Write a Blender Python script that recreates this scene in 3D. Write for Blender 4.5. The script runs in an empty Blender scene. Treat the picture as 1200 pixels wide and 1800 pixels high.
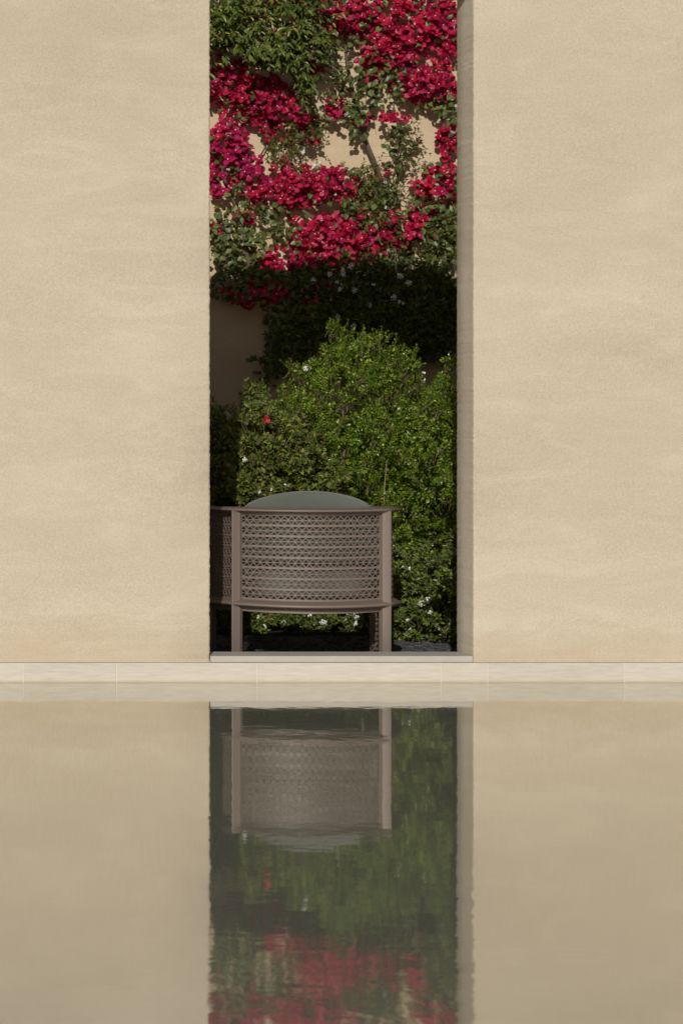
import bpy, math, random
import numpy as np
from mathutils import Vector, Matrix

# ------------------------------------------------------------------ camera, light, exposure
sc = bpy.context.scene
col = sc.collection
F, PX, PY, CAMZ = 3000.0, -100.0, 800.0, 0.9431      # focal length and principal point in 1200x1800 photo units
cam_d = bpy.data.cameras.new('camera')
cam = bpy.data.objects.new('camera', cam_d)
col.objects.link(cam)
cam.location = (0, 0, CAMZ)
cam.rotation_euler = (math.radians(90), 0, 0)
cam_d.sensor_fit = 'VERTICAL'
cam_d.sensor_height = 36.0
cam_d.lens = F / 1800 * 36.0
cam_d.shift_x = (600 - PX) / 1800
cam_d.shift_y = (PY - 900) / 1800
cam_d.clip_start = 0.05
cam_d.clip_end = 2000
cam_d.dof.use_dof = True
cam_d.dof.focus_distance = 7.5
cam_d.dof.aperture_fstop = 9.0
sc.camera = cam

SUN_EL, SUN_AZ = 25.4, math.degrees(math.atan(0.27))   # the sun stands behind the camera, a little to the left
w = bpy.data.worlds.new('World')
sc.world = w
w.use_nodes = True
nt = w.node_tree
bg = nt.nodes['Background']
sky = nt.nodes.new('ShaderNodeTexSky')
sky.sky_type = 'NISHITA'
sky.sun_disc = False
sky.sun_elevation = math.radians(SUN_EL)
sky.sun_rotation = math.radians(180 + SUN_AZ)
nt.links.new(sky.outputs[0], bg.inputs[0])
bg.inputs[1].default_value = 0.05
sl = bpy.data.lights.new('sun', 'SUN')
sl.energy = 3.0
sl.angle = math.radians(0.5)
sl.color = (1.0, 0.945, 0.86)
sun = bpy.data.objects.new('sun', sl)
col.objects.link(sun)
sun.location = (-2, -20, 20)
e, a = math.radians(SUN_EL), math.radians(SUN_AZ)
sdir = Vector((math.sin(a) * math.cos(e), math.cos(a) * math.cos(e), -math.sin(e)))   # direction of travel
sun.rotation_euler = sdir.to_track_quat('-Z', 'Y').to_euler()
vs = sc.view_settings
vs.view_transform = 'Standard'
vs.look = 'None'
vs.exposure = 0.0
vs.gamma = 1.0
vs.use_curve_mapping = False
sc.render.engine = 'CYCLES'
sc.cycles.use_denoising = True
sc.cycles.max_bounces = 8
sc.cycles.diffuse_bounces = 4
sc.cycles.glossy_bounces = 4
sc.cycles.transmission_bounces = 4
sc.cycles.sample_clamp_indirect = 4.0
sc.render.film_transparent = False

rng = np.random.default_rng(7)
random.seed(7)


def P(px, py, d):
    """a place in the world: photo bearing and distance in metres"""
    return np.array(((px - PX) * d / F, d, CAMZ + (PY - py) * d / F))


# ------------------------------------------------------------------ materials
def new_mat(name):
    m = bpy.data.materials.new(name)
    m.use_nodes = True
    t = m.node_tree
    return m, t, t.nodes['Principled BSDF'], t.nodes['Material Output']


def nd(t, kind, **kw):
    n = t.nodes.new(kind)
    for k, v in kw.items():
        setattr(n, k, v)
    return n


def noise(t, vec, scale, detail=4, rough=0.5, dist=0.0):
    n = nd(t, 'ShaderNodeTexNoise')
    n.inputs['Scale'].default_value = scale
    n.inputs['Detail'].default_value = detail
    n.inputs['Roughness'].default_value = rough
    n.inputs['Distortion'].default_value = dist
    if vec is not None:
        t.links.new(vec, n.inputs['Vector'])
    return n.outputs['Fac']


def mapping(t, vec, scale, loc=(0, 0, 0)):
    n = nd(t, 'ShaderNodeMapping')
    n.inputs['Scale'].default_value = scale
    n.inputs['Location'].default_value = loc
    t.links.new(vec, n.inputs['Vector'])
    return n.outputs[0]


def ramp(t, fac, stops):
    n = nd(t, 'ShaderNodeValToRGB')
    el = n.color_ramp.elements
    while len(el) < len(stops):
        el.new(0.5)
    for q, (p, c) in zip(el, stops):
        q.position = p
        q.color = (*c, 1) if len(c) == 3 else c
    t.links.new(fac, n.inputs[0])
    return n.outputs[0]


def mixc(t, a, b, fac, mode='MIX'):
    n = nd(t, 'ShaderNodeMix', data_type='RGBA', blend_type=mode)
    for s, v in ((0, fac), (6, a), (7, b)):
        if isinstance(v, (int, float)):
            n.inputs[s].default_value = v
        elif isinstance(v, tuple):
            n.inputs[s].default_value = (*v, 1)
        else:
            t.links.new(v, n.inputs[s])
    return n.outputs[2]


def math_n(t, op, a, b=None, clamp=False):
    n = nd(t, 'ShaderNodeMath', operation=op, use_clamp=clamp)
    for s, v in ((0, a), (1, b)):
        if v is None:
            continue
        if isinstance(v, (int, float)):
            n.inputs[s].default_value = v
        else:
            t.links.new(v, n.inputs[s])
    return n.outputs[0]


def bump(t, h, dist, strength=1.0, normal=None):
    n = nd(t, 'ShaderNodeBump')
    n.inputs['Distance'].default_value = dist
    n.inputs['Strength'].default_value = strength
    t.links.new(h, n.inputs['Height'])
    if normal is not None:
        t.links.new(normal, n.inputs['Normal'])
    return n.outputs[0]


def obj_coord(t):
    return nd(t, 'ShaderNodeTexCoord').outputs['Object']


def plaster(name, base, damp=None, damp_z=0.15, grain=1.0):
    m, t, b, o = new_mat(name)
    co = obj_coord(t)
    big = noise(t, mapping(t, co, (0.8, 0.8, 1.7)), 1.1, 5, 0.55, 0.6)
    mid = noise(t, mapping(t, co, (1.0, 1.0, 3.4), (3, 1, 7)), 2.6, 6, 0.6, 1.1)
    fine = noise(t, co, 260, 3, 0.7)
    grit = noise(t, co, 620, 2, 0.6)
    pit = noise(t, mapping(t, co, (1, 1, 1), (2, 9, 4)), 95, 3, 0.65)
    lo = tuple(c * k for c, k in zip(base, (0.94, 0.93, 0.91)))
    hi = tuple(min(1, c * k) for c, k in zip(base, (1.045, 1.05, 1.07)))
    c = mixc(t, lo, hi, ramp(t, big, [(0.28, (0, 0, 0)), (0.72, (1, 1, 1))]))
    c2 = ramp(t, mid, [(0.28, (0.445, 0.445, 0.44)), (0.55, (0.5, 0.5, 0.5)), (0.72, (0.572, 0.572, 0.575))])
    c = mixc(t, c, c2, 0.55, 'OVERLAY')
    c3 = ramp(t, fine, [(0.3, (0.38, 0.37, 0.35)), (0.7, (0.60, 0.60, 0.60))])
    c = mixc(t, c, c3, 0.5 * grain, 'OVERLAY')
    c = mixc(t, c, ramp(t, pit, [(0.3, (0.42, 0.41, 0.40)), (0.7, (0.58, 0.58, 0.58))]), 0.5 * grain, 'OVERLAY')
    # sparse rusty flecks of the aggregate
    fl = ramp(t, noise(t, mapping(t, co, (1, 1, 1), (5, 5, 5)), 38, 2, 0.5), [(0.74, (0, 0, 0)), (0.80, (1, 1, 1))])
    c = mixc(t, c, tuple(x * y for x, y in zip(base, (0.86, 0.76, 0.62))), math_n(t, 'MULTIPLY', fl, 0.35))
    if damp:
        sep = nd(t, 'ShaderNodeSeparateXYZ')
        t.links.new(co, sep.inputs[0])
        z = math_n(t, 'ADD', sep.outputs[2], math_n(t, 'MULTIPLY', math_n(t, 'SUBTRACT', mid, 0.5), 0.22))
        mr = nd(t, 'ShaderNodeMapRange')
        mr.inputs['From Min'].default_value = damp_z + 0.07
        mr.inputs['From Max'].default_value = damp_z - 0.05
        t.links.new(z, mr.inputs[0])
        dn = math_n(t, 'MULTIPLY', mr.outputs[0], ramp(t, noise(t, mapping(t, co, (1, 1, 2.5)), 5, 4, 0.6), [(0.3, (.35, .35, .35)), (0.7, (1, 1, 1))]), True)
        c = mixc(t, c, damp, math_n(t, 'MULTIPLY', dn, 0.62))
    t.links.new(c, b.inputs['Base Color'])
    b.inputs['Roughness'].default_value = 0.92
    b.inputs['Specular IOR Level'].default_value = 0.25
    h = math_n(t, 'ADD', math_n(t, 'MULTIPLY', fine, 1.0), math_n(t, 'ADD', math_n(t, 'MULTIPLY', grit, 0.6), math_n(t, 'MULTIPLY', pit, 0.9)))
    n1 = bump(t, h, 0.0030 * grain, 0.8)
    n2 = bump(t, noise(t, mapping(t, co, (0.8, 0.8, 2.6)), 5.0, 4, 0.55, 0.8), 0.0022, 0.6, n1)
    t.links.new(n2, b.inputs['Normal'])
    return m


def leaf_mat(name, stops, rough=0.42, trans=0.22, spec=0.5, tr_tint=(1.25, 1.3, 0.5)):
    m, t, b, o = new_mat(name)
    g = nd(t, 'ShaderNodeNewGeometry')
    oi = nd(t, 'ShaderNodeObjectInfo')
    r = math_n(t, 'FRACT', math_n(t, 'ADD', g.outputs['Random Per Island'], oi.outputs['Random']))
    c = ramp(t, r, stops)
    nz = noise(t, obj_coord(t), 3.2, 3, 0.5)
    c = mixc(t, c, ramp(t, nz, [(0.3, (0.36, 0.38, 0.36)), (0.7, (0.64, 0.62, 0.58))]), 0.7, 'OVERLAY')
    t.links.new(c, b.inputs['Base Color'])
    b.inputs['Roughness'].default_value = rough
    b.inputs['Specular IOR Level'].default_value = spec
    tr = nd(t, 'ShaderNodeBsdfTranslucent')
    t.links.new(mixc(t, c, tr_tint, 1.0, 'MULTIPLY'), tr.inputs[0])
    mx = nd(t, 'ShaderNodeMixShader')
    mx.inputs[0].default_value = trans
    t.links.new(b.outputs[0], mx.inputs[1])
    t.links.new(tr.outputs[0], mx.inputs[2])
    t.links.new(mx.outputs[0], o.inputs[0])
    return m


def simple(name, base, rough=0.5, var=0.15, scale=20, spec=0.5, bmp=0.0, bscale=200, metal=0.0):
    m, t, b, o = new_mat(name)
    co = obj_coord(t)
    n = noise(t, co, scale, 4, 0.6)
    lo = tuple(c * (1 - var) for c in base)
    hi = tuple(min(1, c * (1 + var)) for c in base)
    t.links.new(mixc(t, lo, hi, n), b.inputs['Base Color'])
    b.inputs['Roughness'].default_value = rough
    b.inputs['Specular IOR Level'].default_value = spec
    b.inputs['Metallic'].default_value = metal
    if bmp:
        t.links.new(bump(t, noise(t, co, bscale, 3, 0.6), bmp), b.inputs['Normal'])
    return m


M = {}
M['wall'] = plaster('cream_plaster', (0.575, 0.502, 0.390), (0.51, 0.415, 0.29), 0.11)
M['house'] = plaster('peach_plaster', (0.60, 0.485, 0.335), None, 0.1, 0.8)
M['bark'] = simple('bark', (0.13, 0.10, 0.075), 0.85, 0.4, 30, 0.2, 0.004, 90)
M['twig'] = simple('twig', (0.16, 0.13, 0.06), 0.75, 0.3, 30, 0.3)
M['drystem'] = simple('dry_stem', (0.32, 0.22, 0.12), 0.8, 0.3, 30, 0.2)
M['wire'] = simple('steel_wire', (0.45, 0.44, 0.42), 0.4, 0.1, 30, 0.5, 0, 200, 0.8)
M['bronze'] = simple('dark_bronze', (0.075, 0.068, 0.052), 0.6, 0.2, 14)
M['soil'] = simple('soil', (0.035, 0.030, 0.024), 0.95, 0.4, 12, 0.2, 0.01, 60)
M['slate'] = simple('slate_chips', (0.060, 0.062, 0.066), 0.75, 0.45, 25, 0.4, 0.002, 120)
M['metal'] = simple('taupe_powder_coat', (0.165, 0.126, 0.105), 0.42, 0.06, 9, 0.45, 0.0003, 900)
M['terrace'] = simple('terrace_stone', (0.50, 0.45, 0.36), 0.8, 0.12, 4, 0.3)
M['sky_blocker_mat'] = simple('sky_blocker_brown', (0.10, 0.075, 0.05), 0.8, 0.2, 6, 0.3)
M['earth'] = simple('earth', (0.12, 0.10, 0.07), 0.95, 0.3, 0.8, 0.2)


def stone_mat():
    m, t, b, o = new_mat('cream_limestone')
    co = obj_coord(t)
    oi = nd(t, 'ShaderNodeObjectInfo')
    n = noise(t, mapping(t, co, (1.0, 1.0, 7.0)), 3.0, 6, 0.6, 0.5)
    n2 = noise(t, mapping(t, co, (3.0, 3.0, 40.0)), 4.0, 4, 0.6, 0.2)
    c = mixc(t, (0.475, 0.435, 0.37), (0.55, 0.51, 0.44), n)
    c = mixc(t, c, ramp(t, n2, [(0.35, (.42, .41, .40)), (0.65, (.57, .57, .57))]), 0.5, 'OVERLAY')
    c = mixc(t, c, ramp(t, oi.outputs['Random'], [(0, (.46, .46, .45)), (1, (.54, .535, .53))]), 0.8, 'OVERLAY')
    sep = nd(t, 'ShaderNodeSeparateXYZ')
    t.links.new(nd(t, 'ShaderNodeNewGeometry').outputs['Position'], sep.inputs[0])
    mr = nd(t, 'ShaderNodeMapRange')          # lime and algae line left at the water's edge
    mr.inputs['From Min'].default_value = 0.010
    mr.inputs['From Max'].default_value = 0.001
    t.links.new(sep.outputs[2], mr.inputs[0])
    c = mixc(t, c, (0.40, 0.34, 0.20), math_n(t, 'MULTIPLY', mr.outputs[0], 0.75))
    t.links.new(c, b.inputs['Base Color'])
    b.inputs['Roughness'].default_value = 0.7
    t.links.new(bump(t, noise(t, co, 180, 3, 0.6), 0.0006), b.inputs['Normal'])
    return m


M['stone'] = stone_mat()
M['grout'] = simple('pale_grout', (0.62, 0.585, 0.52), 0.9, 0.05, 40, 0.2)
M['sill'] = simple('threshold_stone', (0.42, 0.39, 0.345), 0.6, 0.10, 14, 0.4, 0.0006, 300)


def water_mat():
    m, t, b, o = new_mat('pool_water')
    co = obj_coord(t)
    # fine wind ripples, crests across the view, fading in and out in patches, over a slow swell
    r1 = noise(t, mapping(t, co, (0.85, 1.25, 1)), 11.0, 2, 0.5, 0.3)
    r2 = noise(t, mapping(t, co, (0.45, 1.0, 1), (4, 2, 0)), 4.2, 2, 0.5, 0.5)
    r3 = noise(t, mapping(t, co, (0.25, 0.8, 1), (9, 5, 0)), 1.3, 1, 0.5)
    fine = noise(t, mapping(t, co, (1.0, 1.3, 1), (1, 8, 0)), 34.0, 1, 0.5)
    patch = ramp(t, noise(t, mapping(t, co, (0.35, 1.0, 1), (2, 3, 0)), 0.9, 2, 0.5), [(0.40, (0.45, 0.45, 0.45)), (0.66, (1, 1, 1))])
    h = math_n(t, 'MULTIPLY', r1, 0.0005)
    h = math_n(t, 'ADD', h, math_n(t, 'MULTIPLY', r2, 0.00055))
    h = math_n(t, 'ADD', h, math_n(t, 'MULTIPLY', r3, 0.0006))
    h = math_n(t, 'ADD', h, math_n(t, 'MULTIPLY', fine, 0.00005))
    h = math_n(t, 'MULTIPLY', h, patch)
    nrm = bump(t, h, 1.0)
    gl = nd(t, 'ShaderNodeBsdfGlossy')
    gl.inputs['Roughness'].default_value = 0.038
    gl.inputs['Color'].default_value = (0.985, 0.965, 0.925, 1)
    t.links.new(nrm, gl.inputs['Normal'])
    df = nd(t, 'ShaderNodeBsdfDiffuse')
    df.inputs['Color'].default_value = (0.225, 0.23, 0.18, 1)    # the pale, faintly green body of the pool
    lw = nd(t, 'ShaderNodeLayerWeight')
    lw.inputs['Blend'].default_value = 0.5
    p = math_n(t, 'POWER', lw.outputs['Facing'], 1.5)
    mr = nd(t, 'ShaderNodeMapRange')
    mr.inputs['To Min'].default_value = 0.04
    mr.inputs['To Max'].default_value = 0.92
    t.links.new(p, mr.inputs[0])
    mx = nd(t, 'ShaderNodeMixShader')
    t.links.new(mr.outputs[0], mx.inputs[0])
    t.links.new(df.outputs[0], mx.inputs[1])
    t.links.new(gl.outputs[0], mx.inputs[2])
    t.links.new(mx.outputs[0], o.inputs[0])
    return m


M['water'] = water_mat()


def fabric_mat():
    m, t, b, o = new_mat('grey_green_weave')
    co = obj_coord(t)
    w1 = nd(t, 'ShaderNodeTexWave', wave_type='BANDS', bands_direction='X')
    w2 = nd(t, 'ShaderNodeTexWave', wave_type='BANDS', bands_direction='Z')
    for q in (w1, w2):
        q.inputs['Scale'].default_value = 160
        q.inputs['Distortion'].default_value = 1.5
        t.links.new(co, q.inputs[0])
    h = math_n(t, 'ADD', w1.outputs['Fac'], w2.outputs['Fac'])
    n = noise(t, co, 14, 4, 0.6)
    c = mixc(t, (0.075, 0.088, 0.069), (0.110, 0.123, 0.100), n)
    c = mixc(t, c, ramp(t, math_n(t, 'MULTIPLY', h, 0.5), [(0, (.33, .33, .33)), (1, (.62, .62, .62))]), 0.6, 'OVERLAY')
    t.links.new(c, b.inputs['Base Color'])
    b.inputs['Roughness'].default_value = 0.95
    b.inputs['Sheen Weight'].default_value = 0.25
    t.links.new(bump(t, h, 0.0006), b.inputs['Normal'])
    return m


M['fabric'] = fabric_mat()
M['myrtle'] = leaf_mat('myrtle_leaf', [(0, (0.045, 0.098, 0.006)), (0.45, (0.095, 0.172, 0.009)), (0.8, (0.155, 0.235, 0.014)), (1, (0.27, 0.33, 0.035))], 0.32, 0.10, 0.6)
M['lantana'] = leaf_mat('lantana_leaf', [(0, (0.060, 0.052, 0.030)), (0.14, (0.060, 0.066, 0.028)), (0.3, (0.085, 0.14, 0.022)), (0.7, (0.135, 0.19, 0.032)), (1, (0.21, 0.24, 0.05))], 0.42, 0.12, 0.5)
M['lantana_dull'] = leaf_mat('dull_shrub_leaf', [(0, (0.11, 0.078, 0.048)), (0.16, (0.095, 0.088, 0.045)), (0.26, (0.082, 0.128, 0.022)), (0.75, (0.145, 0.195, 0.028)), (1, (0.27, 0.26, 0.05))], 0.55, 0.2, 0.4)
M['bleaf'] = leaf_mat('bougainvillea_leaf', [(0, (0.050, 0.072, 0.018)), (0.6, (0.10, 0.135, 0.032)), (1, (0.18, 0.20, 0.05))], 0.45, 0.15)
M['climber'] = leaf_mat('climber_leaf', [(0, (0.042, 0.078, 0.014)), (0.5, (0.095, 0.14, 0.022)), (0.85, (0.16, 0.19, 0.03)), (1, (0.26, 0.26, 0.06))], 0.38, 0.2, 0.45)
M['jasmine'] = leaf_mat('jasmine_leaf', [(0, (0.07, 0.10, 0.02)), (0.6, (0.14, 0.17, 0.035)), (1, (0.22, 0.22, 0.06))], 0.45, 0.25)
M['bract'] = leaf_mat('bougainvillea_bract', [(0, (0.15, 0.003, 0.026)), (0.35, (0.36, 0.005, 0.042)), (0.75, (0.52, 0.011, 0.058)), (0.93, (0.44, 0.008, 0.085)), (1, (0.60, 0.10, 0.16))], 0.55, 0.28, 0.25, (1.25, 0.7, 0.9))
M['bract_magenta'] = leaf_mat('magenta_bract', [(0, (0.30, 0.005, 0.070)), (0.6, (0.44, 0.010, 0.105)), (1, (0.48, 0.014, 0.075))], 0.55, 0.28, 0.25, (1.25, 0.7, 0.9))
M['white'] = simple('white_petal', (0.80, 0.79, 0.78), 0.6, 0.06, 40, 0.3)
M['redpetal'] = simple('red_petal', (0.36, 0.02, 0.028), 0.6, 0.2, 60, 0.3)


# ------------------------------------------------------------------ mesh helpers
def np_mesh(name, verts, faces, mats=None, mat_idx=None, smooth=False):
    """faces: (n,3) or (n,4) array"""
    me = bpy.data.meshes.new(name)
    verts = np.asarray(verts, np.float32)
    faces = np.asarray(faces, np.int32)
    k = faces.shape[1]
    me.vertices.add(len(verts))
    me.vertices.foreach_set('co', verts.ravel())
    me.loops.add(faces.size)
    me.loops.foreach_set('vertex_index', faces.ravel())
    me.polygons.add(len(faces))
    me.polygons.foreach_set('loop_start', np.arange(0, faces.size, k, dtype=np.int32))
    me.polygons.foreach_set('loop_total', np.full(len(faces), k, np.int32))
    for m in (mats or []):
        me.materials.append(m)
    if mat_idx is not None:
        me.polygons.foreach_set('material_index', np.asarray(mat_idx, np.int32))
    me.polygons.foreach_set('use_smooth', np.full(len(faces), bool(smooth)))
    me.update(calc_edges=True)
    me.validate()
    return me


class MB:
    """collects polygons into one mesh"""
    def __init__(self):
        self.v, self.f = [], []

    def add(self, vs, fs):
        n = len(self.v)
        self.v += [tuple(x) for x in vs]
        self.f += [tuple(i + n for i in f) for f in fs]

    def box(self, x0, x1, y0, y1, z0, z1):
        self.add([(x0, y0, z0), (x1, y0, z0), (x1, y1, z0), (x0, y1, z0), (x0, y0, z1), (x1, y0, z1), (x1, y1, z1), (x0, y1, z1)],
                 [(0, 3, 2, 1), (4, 5, 6, 7), (0, 1, 5, 4), (1, 2, 6, 5), (2, 3, 7, 6), (3, 0, 4, 7)])

    def grid(self, rows, close_u=False, caps=False):
        nr, nc = len(rows), len(rows[0])
        n = len(self.v)
        for r in rows:
            self.v += [tuple(p) for p in r]
        for i in range(nr - 1):
            for j in range(nc if close_u else nc - 1):
                j2 = (j + 1) % nc
                self.f.append((n + i * nc + j, n + i * nc + j2, n + (i + 1) * nc + j2, n + (i + 1) * nc + j))
        if caps:
            self.f.append(tuple(n + j for j in range(nc))[::-1])
            self.f.append(tuple(n + (nr - 1) * nc + j for j in range(nc)))

    def tube(self, pts, radii, k=6):
        pts = [Vector(p) for p in pts]
        rows = []
        prev = None
        for i, p in enumerate(pts):
            tg = (pts[min(i + 1, len(pts) - 1)] - pts[max(i - 1, 0)]).normalized()
            u = tg.cross(Vector((0, 0, 1)) if abs(tg.z) < 0.9 else Vector((1, 0, 0))).normalized() if prev is None else (prev - tg * prev.dot(tg)).normalized()
            prev = u
            v = tg.cross(u)
            r = radii[i] if hasattr(radii, '__len__') else radii
            rows.append([p + (u * math.cos(2 * math.pi * j / k) + v * math.sin(2 * math.pi * j / k)) * r for j in range(k)])
        self.grid(rows, True, True)

    def build(self, name, mat, parent=None, smooth=False, bevel=0.0, segs=2, angle=None):
        me = bpy.data.meshes.new(name)
        me.from_pydata(self.v, [], self.f)
        me.materials.append(mat)
        if smooth:
            me.polygons.foreach_set('use_smooth', np.full(len(me.polygons), True))
        me.update()
        o = bpy.data.objects.new(name, me)
        col.objects.link(o)
        if parent is not None:
            o.parent = parent
        if bevel:
            b = o.modifiers.new('bevel', 'BEVEL')
            b.width, b.segments, b.limit_method = bevel, segs, 'ANGLE'
        if angle:
            me.set_sharp_from_angle(angle=math.radians(angle))
        return o


def tag(o, label=None, cat=None, group=None, kind=None):
    for k, v in (('label', label), ('category', cat), ('group', group), ('kind', kind)):
        if v:
            o[k] = v
    return o


def empty(name, loc=(0, 0, 0)):
    o = bpy.data.objects.new(name, None)
    o.empty_display_size = 0.1
    o.location = loc
    col.objects.link(o)
    return o


def part(name, me, parent, kind=None):
    o = bpy.data.objects.new(name, me)
    col.objects.link(o)
    o.parent = parent
    if kind:
        o['kind'] = kind
    return o


# ------------------------------------------------------------------ the setting
GZ = 0.0           # level of the planting bed and the terrace behind the wall
YW, YI, YB = 7.1, 7.254, 11.1   # wall front, wall back, house wall
XL, XR, XRI = 1.1112, 2.2043, 2.1796      # the right reveal is slightly splayed
Z_LINTEL, Z_TOP = 2.89, 3.994

g = MB()
g.add([(-400, -400, -1.75), (400, -400, -1.75), (400, 400, -1.75), (-400, 400, -1.75)], [(0, 1, 2, 3)])
tag(g.build('ground', M['earth']), kind='structure')
g = MB()
g.box(-9, 11, YW + 0.052, 30, -1.7, GZ)
tag(g.build('garden_ground', M['soil']), kind='structure')
g = MB()
g.box(-14, 16, -14, -7.5, -1.7, 0.08)
g.box(-14, -8.5, -7.5, 6.9, -1.7, 0.08)
g.box(10.5, 16, -7.5, 6.9, -1.7, 0.08)
tag(g.build('terrace', M['terrace']), kind='structure')
g = MB()
nx, ny = 40, 30
g.add([(-8.5, -7.5, 0), (10.5, -7.5, 0), (10.5, YW - 0.006, 0), (-8.5, YW - 0.006, 0)], [(0, 1, 2, 3)])
tag(g.build('pool_water', M['water']), kind='structure')

# pool edge band of limestone
edge = empty('pool_edge', (0, YW, 0))
tag(edge, 'band of cream limestone tiles between the pool water and the plaster wall', 'pool edge')
joints_px = [-620, -375, -120, 41, 204.5, 450, 773, 855, 1095, 1340, 1500, 1745, 2000]
G = 0.0032
for q, (p0, p1) in enumerate(zip(joints_px[:-1], joints_px[1:])):
    x0, x1 = P(p0, 0, YW)[0], P(p1, 0, YW)[0]
    b = MB()
    j = random.uniform(-0.0006, 0.0006)
    b.box(x0 + G / 2, x1 - G / 2, -0.014 + j, 0.05, -0.5, 0.0802)
    b.build('limestone_tile', M['stone'], edge, bevel=0.0015)
b = MB()
b.box(P(joints_px[0], 0, YW)[0], P(joints_px[-1], 0, YW)[0], -0.0125, 0.045, -0.5, 0.0795)
b.build('grout', M['grout'], edge)
for s, xa, xb in ((0, -8.5, P(joints_px[0], 0, YW)[0]), (1, P(joints_px[-1], 0, YW)[0], 10.5)):
    b = MB()
    b.box(xa, xb, -0.014, 0.05, -0.5, 0.0802)
    b.build('limestone_tile', M['stone'], edge, bevel=0.0015)

# the plaster wall with its tall opening: a front skin that is very slightly uneven, as hand-trowelled
wall = empty('plaster_wall', (0, YW, 0.0812))
tag(wall, 'cream plaster wall with a tall doorway opening onto planting', 'wall')


def wob(x, z):
    return 0.0016 * math.sin(3.1 * x + 1.7 * z) + 0.0012 * math.sin(7.3 * z - 2.2 * x + 1.0)


def pier(x0, x1, z0, z1, nx, nz, jit_l=0.0, jit_r=0.0, splay=0.0):
    """a rendered block; the two arrises that frame the opening are a little ragged"""
    b = MB()
    rnd = random.Random(int(1000 * (x0 + 10)))
    th = YI - YW
    rows = []
    r = 0.010
    for i in range(nz + 1):
        z = z0 + (z1 - z0) * i / nz
        jl = rnd.gauss(0, 1) * jit_l
        jr = rnd.gauss(0, 1) * jit_r
        ring = []
        for j in range(nx + 1):
            x = x0 + r + (x1 - x0 - 2 * r) * j / nx
            ring.append((x, wob(x, z), z))
        for k in (1, 2, 3):
            q = k / 4 * math.pi / 2
            ring.append((x1 - r + math.sin(q) * r + jr, r - math.cos(q) * r, z))
        ring.append((x1 + jr, r, z))
        for k in range(1, 6):
            ring.append((x1, r + (th - 2 * r) * k / 6, z))
        ring += [(x1 + jr, th - r, z), (x1 - r * 0.3, th - r * 0.3, z), (x1 - r, th, z), (x0 + r - splay, th, z), (x0 + r * 0.3 - splay, th - r * 0.3, z), (x0 - splay + jl, th - r, z), (x0 - splay * .5, th * .5, z), (x0 + jl, r, z)]
        for k in (3, 2, 1):
            q = k / 4 * math.pi / 2
            ring.append((x0 + r - math.sin(q) * r + jl, r - math.cos(q) * r, z))
        rows.append(ring)
    b.grid(rows, True, True)
    return b


H = Z_TOP - 0.0812
pier(-8.5, XL, 0, H, 40, 520, 0, 0.0009).build('wall_pier', M['wall'], wall, smooth=True, angle=50)
pier(XR, 10.5, 0, H, 40, 520, 0.0009, 0, XR - XRI).build('wall_pier', M['wall'], wall, smooth=True, angle=50)
b = MB()
b.box(XL - 0.02, XR + 0.04, 0.002, YI - YW - 0.002, Z_LINTEL - 0.0812, H - 0.003)
b.build('lintel', M['wall'], wall)
b = MB()
zt = P(0, 1153, YW)[2] - 0.0812
q = [(XL + 0.001, -0.004), (XR - 0.001, -0.004), (XRI - 0.002, YI - YW + 0.003), (XL + 0.001, YI - YW + 0.003)]
b.add([(x, y, 0) for x, y in q] + [(x, y, zt) for x, y in q], [(0, 3, 2, 1), (4, 5, 6, 7), (0, 1, 5, 4), (1, 2, 6, 5), (2, 3, 7, 6), (3, 0, 4, 7)])
b.build('threshold', M['sill'], wall, bevel=0.003)
b = MB()
b.box(-8.5, 10.5, 0.054, YI - YW - 0.006, -0.6, -0.0005)
b.build('footing', M['sill'], wall)

# the house behind: plaster wall, and an unseen overhang added to block sky light
house = empty('house', (0, YB, GZ))
tag(house, 'peach plaster house wall behind the bougainvillea', 'house')
b = MB()
b.box(-9, 11, 0, 0.4, 0, 5.7)
b.build('wall', M['house'], house)
b = MB()
b.box(-9.5, 11.5, -3.25, 6.5, 5.702, 5.85)  # added slab above the view, keeps the planting behind the wall dark
b.box(-9.5, 11.5, -3.28, -3.252, 5.66, 5.88)
b.build('sky_blocker', M['sky_blocker_mat'], house)


# ------------------------------------------------------------------ plants: leaf and shoot makers
def leaf_tpl(l, w, fold=0.25, droop=0.15, wide=0.42):
    v = np.array([(0, 0, 0), (-w / 2, wide * l, fold * w), (0, wide * l * 1.1, 0), (w / 2, wide * l, fold * w), (0, l, -droop * l),
                  (-w * .36, .75 * l, fold * w * .5 - droop * l * .4), (w * .36, .75 * l, fold * w * .5 - droop * l * .4)], float)
    f = np.array([(0, 2, 1), (0, 3, 2), (1, 2, 5), (2, 4, 5), (2, 3, 6), (2, 6, 4)])
    return v, f


def leaf_small(l, w, fold=0.3, droop=0.1):
    v = np.array([(0, 0, 0), (-w / 2, .5 * l, fold * w), (0, l, -droop * l), (w / 2, .5 * l, fold * w)], float)
    return v, np.array([(0, 2, 1), (0, 3, 2)])


def unit(a):
    return a / np.maximum(np.linalg.norm(a, axis=-1, keepdims=True), 1e-9)


def frames(d, up):
    d = unit(d)
    n = up - (up * d).sum(-1, keepdims=True) * d
    bad = np.linalg.norm(n, axis=-1) < 1e-4
    n[bad] = (0.3, 0.5, 0.8)
    n = unit(n - (n * d).sum(-1, keepdims=True) * d)
    x = np.cross(d, n)
    return np.stack([x, d, n], -1)       # columns


def scatter(tpl, pos, d, up, s):
    v, f = tpl
    R = frames(d, up)
    V = np.einsum('nij,kj->nki', R, v) * s[:, None, None] + pos[:, None, :]
    Fc = f[None] + (np.arange(len(pos)) * len(v))[:, None, None]
    return V.reshape(-1, 3), Fc.reshape(-1, f.shape[1])


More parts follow.
